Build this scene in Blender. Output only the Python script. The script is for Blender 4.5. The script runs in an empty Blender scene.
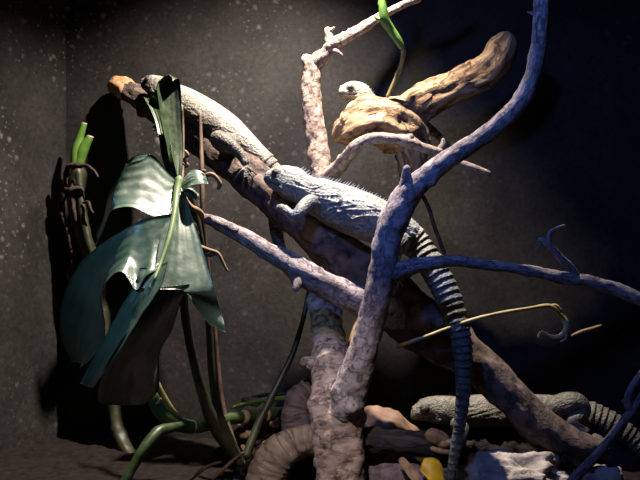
import bpy, bmesh, math, random
from mathutils import Vector, noise, kdtree, Matrix
random.seed(7)
F = 1040.0; CY = -2.6; CZ = 0.6
C = bpy.context.scene.collection
def at(px, py, y):
    d = (y - CY) / F
    return Vector(((px - 320) * d, y, CZ - (py - 240) * d))
def sc_(y): return (y - CY) / F
# ---------------------------------------------------------------- objects
def thing(name, label, cat, loc, group=None):
    o = bpy.data.objects.new(name, None); C.objects.link(o)
    o.location = loc; o.empty_display_size = .05
    return tag(o, label, cat, group)
def tag(o, label, cat, group=None):
    o['label'] = label; o['category'] = cat
    if group: o['group'] = group
    return o
def build(name, bm, mat, parent=None, smooth=True, loc=None, label=None):
    me = bpy.data.meshes.new(name)
    off = parent_world(parent) if parent else Vector((0, 0, 0))
    if loc is not None: off = Vector(loc)
    bmesh.ops.translate(bm, verts=bm.verts, vec=-off)
    bm.to_mesh(me); bm.free()
    o = bpy.data.objects.new(name, me); C.objects.link(o)
    if mat: me.materials.append(mat)
    if smooth:
        for p in me.polygons: p.use_smooth = True
    if parent: o.parent = parent; 
    elif loc is not None: o.location = off
    if label: o['label'] = label
    return o
def parent_world(p):
    v = Vector(p.location)
    while p.parent: p = p.parent; v += Vector(p.location)
    return v
def struct(o): o['kind'] = 'structure'; return o
# ---------------------------------------------------------------- materials
def nt(name):
    m = bpy.data.materials.new(name); m.use_nodes = True
    t = m.node_tree; b = t.nodes['Principled BSDF']; return m, t, b
def N(t, typ, **k):
    n = t.nodes.new(typ)
    for a, v in k.items():
        if a in ('op',): n.operation = v
        else: n.inputs[a.replace('_', ' ')].default_value = v
    return n
def ramp(t, stops, src):
    r = t.nodes.new('ShaderNodeValToRGB'); e = r.color_ramp.elements
    while len(e) < len(stops): e.new(.5)
    for i, (p, c) in enumerate(stops):
        e[i].position = p; e[i].color = (*c, 1)
    t.links.new(src, r.inputs[0]); return r
def bark(name, c1, c2, c3, scale=60, stretch=(1, .25), bump=.6, rough=.85, bd=.006):
    """u runs round, v along (metres)"""
    m, t, b = nt(name)
    uv = t.nodes.new('ShaderNodeTexCoord')
    mp = t.nodes.new('ShaderNodeMapping'); mp.inputs['Scale'].default_value = (stretch[0], stretch[1], 1)
    t.links.new(uv.outputs['UV'], mp.inputs[0])
    n1 = N(t, 'ShaderNodeTexNoise', Scale=scale, Detail=8, Roughness=.65); t.links.new(mp.outputs[0], n1.inputs['Vector'])
    n2 = N(t, 'ShaderNodeTexNoise', Scale=9, Detail=5); t.links.new(uv.outputs['Object'], n2.inputs['Vector'])
    r1 = ramp(t, [(.36, c1), (.46, c2), (.64, c3)], n1.outputs[0])
    r2 = ramp(t, [(.3, (.45, .43, .42)), (.6, (1, 1, 1))], n2.outputs[0])
    mx = t.nodes.new('ShaderNodeMix'); mx.data_type = 'RGBA'; mx.blend_type = 'MULTIPLY'; mx.inputs[0].default_value = .8
    t.links.new(r1.outputs[0], mx.inputs[6]); t.links.new(r2.outputs[0], mx.inputs[7])
    t.links.new(mx.outputs[2], b.inputs['Base Color'])
    b.inputs['Roughness'].default_value = rough
    vo = N(t, 'ShaderNodeTexVoronoi', Scale=scale * .55); vo.feature = 'DISTANCE_TO_EDGE'
    wv = t.nodes.new('ShaderNodeVectorMath'); wv.operation = 'MULTIPLY_ADD'; wv.inputs[1].default_value = (.035,) * 3
    t.links.new(n1.outputs['Color'], wv.inputs[0]); t.links.new(mp.outputs[0], wv.inputs[2]); t.links.new(wv.outputs[0], vo.inputs['Vector'])
    cr_ = ramp(t, [(0, (.45, .45, .45)), (.07, (1, 1, 1))], vo.outputs['Distance'])
    n4 = N(t, 'ShaderNodeTexNoise', Scale=16, Detail=3); t.links.new(uv.outputs['Object'], n4.inputs['Vector'])
    cm = ramp(t, [(.36, (1, 1, 1)), (.55, (.3, .3, .3))], n4.outputs[0])
    mxx = N(t, 'ShaderNodeMath', op='MAXIMUM'); t.links.new(cr_.outputs[0], mxx.inputs[0]); t.links.new(cm.outputs[0], mxx.inputs[1])
    mc = t.nodes.new('ShaderNodeMix'); mc.data_type = 'RGBA'; t.links.new(mxx.outputs[0], mc.inputs[0]); mc.inputs[6].default_value = (*[x * .9 for x in c1], 1); t.links.new(mx.outputs[2], mc.inputs[7])
    t.links.new(mc.outputs[2], b.inputs['Base Color'])
    hh = N(t, 'ShaderNodeMath', op='ADD'); t.links.new(n1.outputs[0], hh.inputs[0]); t.links.new(mxx.outputs[0], hh.inputs[1])
    bp = N(t, 'ShaderNodeBump', Strength=bump, Distance=bd)
    t.links.new(hh.outputs[0], bp.inputs['Height']); t.links.new(bp.outputs[0], b.inputs['Normal'])
    return m
def plain(name, c1, c2, scale=30, rough=.6, bump=.3, bd=.003, spec=.5):
    m, t, b = nt(name)
    uv = t.nodes.new('ShaderNodeTexCoord')
    n1 = N(t, 'ShaderNodeTexNoise', Scale=scale, Detail=7, Roughness=.6); t.links.new(uv.outputs['Object'], n1.inputs['Vector'])
    r = ramp(t, [(.35, c1), (.65, c2)], n1.outputs[0]); t.links.new(r.outputs[0], b.inputs['Base Color'])
    b.inputs['Roughness'].default_value = rough; b.inputs['Specular IOR Level'].default_value = spec
    bp = N(t, 'ShaderNodeBump', Strength=bump, Distance=bd)
    t.links.new(n1.outputs[0], bp.inputs['Height']); t.links.new(bp.outputs[0], b.inputs['Normal'])
    return m
def skin(name, rough=.6, vs=190, tint=1.0):
    m, t, b = nt(name)
    a = t.nodes.new('ShaderNodeAttribute'); a.attribute_name = 'Col'
    uv = t.nodes.new('ShaderNodeTexCoord')
    v = N(t, 'ShaderNodeTexVoronoi', Scale=vs); t.links.new(uv.outputs['Object'], v.inputs['Vector'])
    n = N(t, 'ShaderNodeTexNoise', Scale=45, Detail=6); t.links.new(uv.outputs['Object'], n.inputs['Vector'])
    r = ramp(t, [(.3, (.55, .56, .55)), (.65, (1.15, 1.12, 1.05))], n.outputs[0])
    mx = t.nodes.new('ShaderNodeMix'); mx.data_type = 'RGBA'; mx.blend_type = 'MULTIPLY'; mx.inputs[0].default_value = .9
    t.links.new(a.outputs['Color'], mx.inputs[6]); t.links.new(r.outputs[0], mx.inputs[7])
    t.links.new(mx.outputs[2], b.inputs['Base Color']); b.inputs['Roughness'].default_value = rough
    bp = N(t, 'ShaderNodeBump', Strength=.8, Distance=.0022); bp.invert = True
    t.links.new(v.outputs['Distance'], bp.inputs['Height']); t.links.new(bp.outputs[0], b.inputs['Normal'])
    return m
M = {}
M['pale'] = bark('pale_bark', (.10, .065, .05), (.38, .29, .235), (.55, .45, .38), 70, (1, .8), .8)
M['limb'] = bark('limb_bark', (.09, .075, .08), (.30, .26, .27), (.46, .41, .41), 80, (1, .5), .8)
M['log'] = bark('log_bark', (.025, .018, .015), (.105, .075, .06), (.21, .155, .13), 60, (1, .35), .9)
M['drift'] = bark('driftwood', (.10, .055, .025), (.40, .26, .135), (.58, .41, .24), 75, (1, .18), 1.0, bd=.01)
M['cut'] = plain('cut_wood', (.38, .2, .09), (.6, .36, .19), 60, .8)
M['darkwood'] = bark('dark_wood', (.006, .005, .005), (.02, .017, .018), (.05, .04, .04), 50, (1, .2), 1)
M['root'] = bark('wrinkled_root', (.05, .032, .024), (.19, .145, .11), (.32, .25, .19), 50, (.35, 1), .8)
M['rootd'] = bark('dark_root', (.03, .02, .02), (.10, .075, .075), (.17, .13, .125), 50, (.2, 1), .8)
M['stemg'] = plain('stem_green', (.015, .035, .010), (.05, .085, .025), 25, .45)
M['stemd'] = plain('stem_dark', (.012, .018, .008), (.035, .04, .018), 30, .5)
M['stembr'] = plain('stem_brown', (.03, .018, .01), (.11, .065, .035), 40, .7)
M['sheath'] = plain('dry_sheath', (.01, .007, .005), (.06, .035, .022), 60, .8)
M['fresh'] = plain('fresh_green', (.06, .16, .02), (.13, .25, .045), 20, .4)
M['vine'] = plain('vine_olive', (.10, .10, .03), (.24, .2, .08), 30, .6)
M['node'] = plain('stem_node', (.25, .18, .08), (.42, .33, .17), 40, .7)
M['dry'] = plain('dry_leaf', (.14, .08, .04), (.42, .29, .16), 30, .8)
M['drypale'] = plain('dry_pale', (.3, .24, .16), (.6, .52, .4), 30, .7)
M['chip'] = plain('wood_chip', (.3, .17, .07), (.55, .36, .18), 25, .8)
M['yellow'] = plain('yellow_leaf', (.5, .3, .01), (.75, .5, .02), 18, .5)
M['rockb'] = plain('brown_rock', (.13, .075, .045), (.27, .17, .11), 22, .75, .5, .006)
M['rockp'] = plain('purple_rock', (.06, .045, .05), (.17, .13, .14), 45, .8, .8, .006)
M['rockl'] = plain('pale_rock', (.24, .21, .18), (.46, .42, .37), 28, .8, .8, .01)
M['soil'] = plain('soil', (.005, .004, .0035), (.018, .013, .01), 40, .95, 1, .01, .2)
M['skinb'] = skin('skin_body')
M['crest'] = plain('crest_skin', (.2, .24, .27), (.42, .46, .47), 60, .6)
m, t, b = nt('eye'); b.inputs['Base Color'].default_value = (.02, .012, .008, 1); b.inputs['Roughness'].default_value = .1; M['eye'] = m
# leaf
def leafmat(name, ca, cb, rough=.33, coat=.4):
    m, t, b = nt(name)
    tc = t.nodes.new('ShaderNodeTexCoord')
    n = N(t, 'ShaderNodeTexNoise', Scale=12, Detail=6); t.links.new(tc.outputs['Object'], n.inputs['Vector'])
    r = ramp(t, [(.35, ca), (.65, cb)], n.outputs[0]); t.links.new(r.outputs[0], b.inputs['Base Color'])
    w = N(t, 'ShaderNodeTexWave', Scale=1.6, Distortion=.6); t.links.new(tc.outputs['UV'], w.inputs['Vector'])
    n3 = N(t, 'ShaderNodeTexNoise', Scale=60, Detail=5); t.links.new(tc.outputs['Object'], n3.inputs['Vector'])
    ad = N(t, 'ShaderNodeMath', op='ADD'); t.links.new(w.outputs['Fac'], ad.inputs[0]); t.links.new(n3.outputs[0], ad.inputs[1])
    bp = N(t, 'ShaderNodeBump', Strength=.35, Distance=.002); t.links.new(ad.outputs[0], bp.inputs['Height'])
    t.links.new(bp.outputs[0], b.inputs['Normal'])
    rr = ramp(t, [(.4, (rough - .07,) * 3), (.65, (rough + .17,) * 3)], n3.outputs[0]); t.links.new(rr.outputs[0], b.inputs['Roughness'])
    b.inputs['Coat Weight'].default_value = coat; b.inputs['Coat Roughness'].default_value = .3
    return m
M['leaf'] = leafmat('monstera_leaf', (.035, .08, .055), (.08, .135, .10), .40, .6)
M['leafd'] = leafmat('leaf_dark', (.012, .03, .012), (.03, .06, .02), .45, .1)
# wall: dark painted panel with whitish mineral specks and streaks
def wallmat():
    m, t, b = nt('speckled_wall')
    tc = t.nodes.new('ShaderNodeTexCoord')
    n1 = N(t, 'ShaderNodeTexNoise', Scale=5, Detail=8, Roughness=.6); t.links.new(tc.outputs['Object'], n1.inputs['Vector'])
    r1 = ramp(t, [(.3, (.013, .0126, .0118)), (.7, (.036, .0348, .033))], n1.outputs[0])
    n5 = N(t, 'ShaderNodeTexNoise', Scale=70, Detail=5, Roughness=.7); t.links.new(tc.outputs['Object'], n5.inputs['Vector'])
    r5 = ramp(t, [(.35, (.75, .75, .76)), (.7, (1.5, 1.5, 1.5))], n5.outputs[0])
    mx0 = t.nodes.new('ShaderNodeMix'); mx0.data_type = 'RGBA'; mx0.blend_type = 'MULTIPLY'; mx0.inputs[0].default_value = 1
    t.links.new(r1.outputs[0], mx0.inputs[6]); t.links.new(r5.outputs[0], mx0.inputs[7])
    last = mx0.outputs[2]
    mpd = t.nodes.new('ShaderNodeMapping'); t.links.new(tc.outputs['Object'], mpd.inputs[0])
    nd = N(t, 'ShaderNodeTexNoise', Scale=30, Detail=3); t.links.new(tc.outputs['Object'], nd.inputs['Vector'])
    va = t.nodes.new('ShaderNodeVectorMath'); va.operation = 'MULTIPLY_ADD'
    t.links.new(nd.outputs['Color'], va.inputs[0]); va.inputs[1].default_value = (.02,) * 3; t.links.new(tc.outputs['Object'], va.inputs[2])
    nm = N(t, 'ShaderNodeTexNoise', Scale=2.2, Detail=4); t.links.new(tc.outputs['Object'], nm.inputs['Vector'])
    msk = ramp(t, [(.42, (0, 0, 0)), (.6, (1, 1, 1))], nm.outputs[0])
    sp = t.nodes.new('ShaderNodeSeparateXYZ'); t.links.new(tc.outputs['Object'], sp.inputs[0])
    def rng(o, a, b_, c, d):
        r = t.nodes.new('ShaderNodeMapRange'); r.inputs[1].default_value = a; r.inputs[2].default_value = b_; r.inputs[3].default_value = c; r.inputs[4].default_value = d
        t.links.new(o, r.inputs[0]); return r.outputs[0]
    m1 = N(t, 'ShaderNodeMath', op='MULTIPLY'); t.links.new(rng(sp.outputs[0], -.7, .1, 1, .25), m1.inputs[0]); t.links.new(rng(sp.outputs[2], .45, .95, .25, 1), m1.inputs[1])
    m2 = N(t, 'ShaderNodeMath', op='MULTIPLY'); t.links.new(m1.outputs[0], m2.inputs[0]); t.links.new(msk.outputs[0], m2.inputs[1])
    for s, th, st in ((24, .16, .45), (55, .17, .4), (13, .085, .5)):
        v = N(t, 'ShaderNodeTexVoronoi', Scale=s); t.links.new(va.outputs[0], v.inputs['Vector'])
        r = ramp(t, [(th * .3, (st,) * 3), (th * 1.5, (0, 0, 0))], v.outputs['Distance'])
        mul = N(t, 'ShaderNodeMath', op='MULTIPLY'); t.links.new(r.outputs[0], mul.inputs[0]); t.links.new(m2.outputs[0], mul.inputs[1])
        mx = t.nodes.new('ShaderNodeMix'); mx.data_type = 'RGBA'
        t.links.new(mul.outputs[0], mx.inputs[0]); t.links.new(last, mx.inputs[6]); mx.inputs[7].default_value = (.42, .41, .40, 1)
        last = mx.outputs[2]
    t.links.new(last, b.inputs['Base Color']); b.inputs['Roughness'].default_value = .55
    b.inputs['Specular IOR Level'].default_value = .2
    bp = N(t, 'ShaderNodeBump', Strength=.3, Distance=.002); t.links.new(n5.outputs[0], bp.inputs['Height']); t.links.new(bp.outputs[0], b.inputs['Normal'])
    return m
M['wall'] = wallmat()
# ---------------------------------------------------------------- geometry helpers
def cr(P, q):
    n = len(P); i = min(int(q), n - 2); f = q - i
    p0, p1, p2, p3 = P[max(i - 1, 0)], P[i], P[i + 1], P[min(i + 2, n - 1)]
    return [.5 * ((2 * b) + (c - a) * f + (2 * a - 5 * b + 4 * c - d) * f * f + (3 * b - a - 3 * c + d) * f ** 3) for a, b, c, d in zip(p0, p1, p2, p3)]
def w4(pts):
    """(px,py,y,r_px) -> world x,y,z,r"""
    out = []
    for p in pts:
        v = at(*p[:3]); out.append([v.x, v.y, v.z] + [q * sc_(p[2]) for q in p[3:]])
    return out
def sample(P, step):
    out = []; L = 0; last = None
    k = 24
    for j in range((len(P) - 1) * k + 1):
        c = cr(P, j / k)
        if last is None: out.append(c + [0]); last = c; acc = 0; continue
        d = math.dist(c[:3], last[:3]); L += d; acc += d; last = c
        if acc >= step or j == (len(P) - 1) * k: out.append(c + [L]); acc = 0
    return out
def tube(bm, pts, seg=16, step=.006, amp=.12, freq=14, along=.35, ridge=0, wr=0, wf=300, cap='round', flat=1.0, world=False, seed=0, knots=0):
    P = pts if world else w4(pts)
    S = sample(P, step); n = len(S)
    uvl = bm.loops.layers.uv.verify()
    rings = []; up = Vector((.13, .3, 1)).normalized(); U = None
    rnd = random.Random(seed + int(abs(P[0][0]) * 1e4))
    kn = [(rnd.random() * S[-1][4], rnd.random() * 2 * math.pi, rnd.uniform(.12, .4)) for _ in range(knots)]
    for i, s in enumerate(S):
        p = Vector(s[:3]); a = Vector(S[max(i - 1, 0)][:3]); b = Vector(S[min(i + 1, n - 1)][:3])
        T = (b - a).normalized()
        if U is None: U = up if abs(T.dot(up)) < .9 else Vector((1, 0, 0))
        U = (U - T * U.dot(T)).normalized(); V = T.cross(U)
        r = max(s[3], .0004); L = s[4]
        if cap == 'round':
            e = min(L, S[-1][4] - L)
            if e < r: r *= max(.25, math.sqrt(max(0, 1 - (1 - e / r) ** 2)))
        ring = []
        for k in range(seg):
            th = 2 * math.pi * k / seg
            d = U * math.cos(th) + V * math.sin(th) * flat
            q = Vector((math.cos(th) * r * 1.0, math.sin(th) * r, L * along)) * freq * 6
            nn = noise.fractal(q + Vector((seed, 0, P[0][0] * 9)), .8, 2.1, 4)
            f = 1 + amp * nn
            if ridge: f += ridge * (abs(math.sin(th * 3.5 + 2.2 * noise.noise(Vector((L * 14, seed, th))))) - .5) + ridge * .8 * noise.noise(Vector((math.cos(th) * 3, math.sin(th) * 3, L * 9 + seed)))
            if wr: f -= wr * max(0, math.sin(L * wf + 1.6 * noise.noise(Vector((th * .6, L * 30, seed))))) ** 3
            for kl, kt, ka in kn:
                dt = math.atan2(math.sin(th - kt), math.cos(th - kt)) * r
                f += ka * math.exp(-((L - kl) ** 2 + dt * dt) / (r * .4) ** 2)
            ring.append(bm.verts.new(p + d * r * f))
        rings.append((ring, L, r))
    for (A, la, ra), (B, lb, rb) in zip(rings, rings[1:]):
        for k in range(seg):
            j = (k + 1) % seg
            f = bm.faces.new((A[k], A[j], B[j], B[k]))
            for l, (u, v) in zip(f.loops, ((k, la), (k + 1, la), (k + 1, lb), (k, lb))):
                # periodic-safe: u mirrored at half turn
                uu = abs((u / seg) * 2 - 1) * math.pi * .02 * 1.2
                l[uvl].uv = (uu, v)
    for ring, rev in ((rings[0][0], False), (rings[-1][0], True)):
        f = bm.faces.new(ring if rev else ring[::-1])
        for l in f.loops: l[uvl].uv = (0, 0)
    return S
def limb_obj(name, chains, mat, parent=None, label=None, loc=None, **kw):
    bm = bmesh.new()
    for i, c in enumerate(chains):
        k = dict(kw)
        if isinstance(c, tuple): k.update(c[1]); c = c[0]
        tube(bm, c, seed=i * 3.7, **k)
    return build(name, bm, mat, parent, label=label, loc=loc)
def blob(bm, c, r, subd=4, amp=.15, freq=8, squash=(1, 1, 1), seed=0, facet=0):
    res = bmesh.ops.create_icosphere(bm, subdivisions=subd, radius=1)
    for v in res['verts']:
        d = v.co.normalized()
        f = 1 + amp * noise.fractal(d * freq * .25 + Vector((seed,) * 3), .9, 2, 5)
        if facet: f -= facet * abs(noise.noise(d * 1.7 + Vector((seed + 4,) * 3)))
        v.co = Vector((d.x * squash[0], d.y * squash[1], d.z * squash[2])) * r * f + Vector(c)
# ================================================================ SETTING
def quadgrid(name, fn, nu, nv, mat):
    bm = bmesh.new(); g = [[bm.verts.new(fn(i / nu, j / nv)) for j in range(nv + 1)] for i in range(nu + 1)]
    for i in range(nu):
        for j in range(nv): bm.faces.new((g[i][j], g[i + 1][j], g[i + 1][j + 1], g[i][j + 1]))
    return build(name, bm, mat)
def box(bm, a, b):
    r = bmesh.ops.create_cube(bm, size=1)
    for v in r['verts']: v.co = Vector([(a[i] + b[i]) / 2 + v.co[i] * (b[i] - a[i]) for i in range(3)])
WY = .6; WX = at(66, 0, WY).x
def wallbox(name, pts, z0, z1, th):
    bm = bmesh.new()
    n = len(pts); fr = [bm.verts.new((x, y, z)) for x, y in pts for z in (z0, z1)]
    bk = [bm.verts.new((x + dx, y + dy, z)) for (x, y), (dx, dy) in zip(pts, th) for z in (z0, z1)]
    for i in range(n - 1):
        a = 2 * i
        bm.faces.new((fr[a], fr[a + 2], fr[a + 3], fr[a + 1])); bm.faces.new((bk[a], bk[a + 1], bk[a + 3], bk[a + 2]))
        bm.faces.new((fr[a], bk[a], bk[a + 2], fr[a + 2])); bm.faces.new((fr[a + 1], fr[a + 3], bk[a + 3], bk[a + 1]))
    for a in (0, 2 * n - 2): bm.faces.new((fr[a], fr[a + 1], bk[a + 1], bk[a]))
    bmesh.ops.recalc_face_normals(bm, faces=bm.faces)
    return struct(build(name, bm, M['wall'], smooth=False))
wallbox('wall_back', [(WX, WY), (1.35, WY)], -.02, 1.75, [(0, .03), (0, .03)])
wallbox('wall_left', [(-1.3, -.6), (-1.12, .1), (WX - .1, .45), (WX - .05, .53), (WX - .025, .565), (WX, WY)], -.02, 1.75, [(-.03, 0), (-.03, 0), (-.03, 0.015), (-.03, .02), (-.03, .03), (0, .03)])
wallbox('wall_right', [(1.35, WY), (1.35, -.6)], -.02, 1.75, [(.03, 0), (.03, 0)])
def fl(u, v):
    x = -1.28 + u * 2.62; y = -.58 + v * 1.17
    return (x, y, .012 * noise.fractal(Vector((x * 9, y * 9, 0)), .8, 2, 5) - .004)
struct(quadgrid('floor', fl, 160, 80, M['soil']))

# ================================================================ TREE (forked branch in front)
tree = thing('forked_tree_branch', 'pale rough-barked forked trunk in the centre whose bluish arm curves up to the top right', 'tree branch', at(338, 490, -.12))
limb_obj('trunk', [
  [(342, 500, -.12, 25), (340, 470, -.12, 24), (337, 435, -.11, 25), (336, 405, -.09, 25), (332, 375, -.05, 20), (328, 340, .02, 16), (326, 305, .09, 16), (329, 265, .16, 16), (330, 230, .2, 15), (325, 190, .22, 12), (318, 150, .24, 11), (313, 115, .24, 10), (311, 88, .24, 9.5), (312, 68, .24, 8.5), (303, 55, .24, 4.5)],
  ([(312, 392, -.08, 5), (322, 385, -.07, 9), (330, 378, -.06, 10)], dict(knots=0)),
  ([(302, 365, -.03, 4), (306, 362, -.02, 6), (318, 366, -.03, 10)], dict(knots=0)),
], M['pale'], tree, seg=32, step=.004, amp=.13, freq=8, along=.8, knots=9)
limb_obj('limb', [
  [(340, 425, -.12, 18), (352, 385, -.14, 17), (366, 340, -.17, 14), (375, 305, -.19, 14), (383, 270, -.2, 14), (387, 240, -.2, 14), (395, 218, -.2, 15), (410, 192, -.2, 13), (428, 175, -.2, 11), (450, 158, -.2, 9.5), (475, 142, -.2, 9), (500, 123, -.21, 9), (520, 102, -.22, 9), (532, 78, -.23, 8.5), (538, 50, -.24, 8.5), (541, 20, -.25, 8), (543, -15, -.26, 8), (548, -60, -.26, 7)],
  ([(404, 196, -.2, 9), (406, 180, -.21, 6), (407, 165, -.22, 3.5)], dict(knots=0)),
  ([(538, 15, -.245, 4), (532, 13, -.245, 2), (527, 12, -.245, .8)], dict(knots=0)),
  ([(528, 88, -.23, 5), (523, 90, -.23, 2)], dict(knots=0)),
], M['limb'], tree, seg=24, step=.004, amp=.11, freq=9, along=.6, knots=12, label='bluish grey arm of the trunk')
sb = limb_obj('side_branch', [
  [(384, 280, -.19, 9), (400, 270, -.21, 8.5), (425, 264, -.22, 7.5), (455, 261, -.22, 6), (490, 265, -.22, 5.5), (530, 271, -.22, 5.5), (565, 278, -.22, 6.5), (600, 284, -.22, 6.5), (635, 297, -.22, 6.5), (680, 318, -.22, 6)],
], M['limb'], tree, seg=18, step=.004, amp=.2, freq=9, along=.6, knots=10)
limb_obj('twig', [
  ([(577, 280, -.22, 5), (571, 268, -.225, 4), (560, 257, -.23, 4), (548, 244, -.235, 3.2), (538, 238, -.235, 2)], {}),
  ([(550, 247, -.235, 3), (549, 236, -.235, 2.3), (553, 230, -.235, 2.2), (566, 225, -.24, 1.5)], {}),
  ([(543, 241, -.235, 2), (536, 250, -.235, .8)], {}),
], M['limb'], sb, seg=12, step=.003, amp=.25, freq=12, knots=3)
limb_obj('twig', [
  [(322, 184, .2, 9), (335, 171, .14, 7.5), (347, 157, .08, 6.5), (358, 145, .04, 6), (375, 138, .03, 6), (395, 139, .03, 5.5), (410, 142, .03, 7), (422, 147, .03, 5), (438, 152, .03, 4.5), (460, 163, .03, 4), (478, 170, .03, 4), (491, 174, .03, 2.5)],
  ([(440, 152, .03, 4), (443, 145, .03, 3), (443, 138, .03, 1.5)], {}),
  ([(408, 142, .03, 5), (412, 134, .02, 3.5)], {}),
], M['pale'], tree, seg=16, step=.003, amp=.2, freq=10, knots=8)
limb_obj('twig', [
  [(312, 70, .24, 7), (318, 60, .24, 8), (327, 53, .235, 7), (333, 44, .23, 6.5), (345, 38, .23, 5.5), (358, 31, .22, 5.5), (372, 22, .22, 4.8), (388, 12, .22, 4.2), (404, 4, .21, 3.8), (420, -3, .2, 3.5), (440, -20, .18, 3)],
  ([(331, 46, .23, 5), (329, 36, .23, 4.5), (327, 27, .23, 3)], {}),
  ([(328, 32, .23, 3), (335, 27, .22, 1)], {}),
  ([(332, 50, .23, 4), (338, 52, .22, 1.8), (343, 56, .22, .8)], {}),
  ([(404, 2, .21, 3), (414, 3, .21, 1.5), (421, 1, .21, .8)], {}),
], M['pale'], tree, seg=14, step=.003, amp=.22, freq=10, knots=6)

limb_obj('side_branch', [
  [(.53, -.26, 1.29, .012), (.48, 0, 1.42, .013), (.40, .2, 1.50, .014), (.335, .29, 1.535, .012), (.24, .29, 1.575, .013), (.18, .29, 1.58, .014), (.133, .29, 1.487, .013), (.095, .29, 1.425, .010), (.08, .29, 1.38, .005)],
  ([(.18, .29, 1.58, .013), (.19, .30, 1.66, .012), (.18, .30, 1.75, .01)], {}),
], M['limb'], tree, world=True, seg=14, step=.005, amp=.2)
# ================================================================ DIAGONAL LOG
log = thing('diagonal_log', 'thick diagonal log sloping from a peeled end at upper left to the lower right', 'log', at(590, 470, 0))
limb_obj('log', [
  [(114, 84, .56, 8.5), (130, 92, .52, 10.5), (150, 104, .46, 12.5), (180, 126, .36, 15), (215, 150, .27, 16), (250, 177, .18, 18), (285, 206, .1, 20), (325, 240, .05, 22), (365, 278, .03, 25), (405, 312, .02, 27), (440, 338, .01, 25), (475, 362, 0, 19), (510, 395, 0, 18), (545, 430, 0, 19), (575, 445, 0, 15), (608, 448, 0, 8)],
  ([(545, 432, 0, 14), (570, 455, 0, 11), (590, 472, 0, 6)], {}),
], M['log'], log, seg=32, step=.005, amp=.14, freq=5, along=.4, ridge=.08, cap='flat', knots=6)
limb_obj('peeled_end', [[(111.5, 82, .566, 8.4), (116, 84.6, .555, 9.8), (122, 87.8, .54, 11), (129, 91.5, .523, 11.4), (134, 94.5, .512, 9.5)]], M['cut'], log, seg=28, step=.003, amp=.16, label='orange-brown peeled end')
lb = limb_obj('side_limb', [
  [(200, 217, -.02, 4.5), (215, 222, -.03, 6), (240, 235, -.05, 8), (265, 249, -.07, 9), (290, 264, -.09, 11), (310, 277, -.1, 13), (335, 291, -.09, 14), (360, 302, -.07, 15), (385, 310, -.03, 16), (410, 320, 0, 16)],
  ([(300, 276, -.11, 5), (297, 284, -.13, 4), (295, 292, -.14, 3)], {}),
  ([(238, 233, -.06, 4), (236, 227, -.06, 3)], {}),
], M['limb'], log, seg=24, step=.004, amp=.16, freq=8, knots=10, label='paler thin limb branching off to the left')

# ================================================================ GNARLED DRIFTWOOD
dr = thing('gnarled_driftwood', 'golden gnarled driftwood burl with a thick broken arm pointing to the upper right', 'driftwood', at(338, 410, .25))
limb_obj('burl', [
  ([(333, 140, .2, 6), (342, 134, .2, 13), (358, 124, .2, 20), (378, 121, .21, 24), (398, 127, .22, 24), (415, 140, .23, 17), (426, 152, .23, 8)], dict(ridge=.16, amp=.3)),
  ([(405, 130, .23, 18), (412, 155, .23, 15), (409, 185, .24, 12), (398, 220, .25, 11), (388, 260, .26, 11), (372, 310, .26, 11), (356, 350, .25, 11), (343, 385, .24, 12), (335, 425, .22, 12)], {}),
], M['drift'], dr, seg=40, step=.004, amp=.2, freq=5, along=.3, ridge=.1)
limb_obj('arm', [
  [(392, 128, .24, 16), (408, 112, .25, 17), (430, 98, .26, 17), (452, 88, .26, 16), (475, 78, .26, 16.5), (492, 66, .26, 16), (502, 50, .26, 16), (508, 38, .25, 12), (511, 33, .25, 6)],
  ([(398, 110, .22, 6), (418, 103, .22, 5), (432, 94, .22, 3)], {}),
  ], M['drift'], dr, seg=40, step=.004, amp=.2, freq=5, along=.25, ridge=.1, cap='round')

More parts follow.
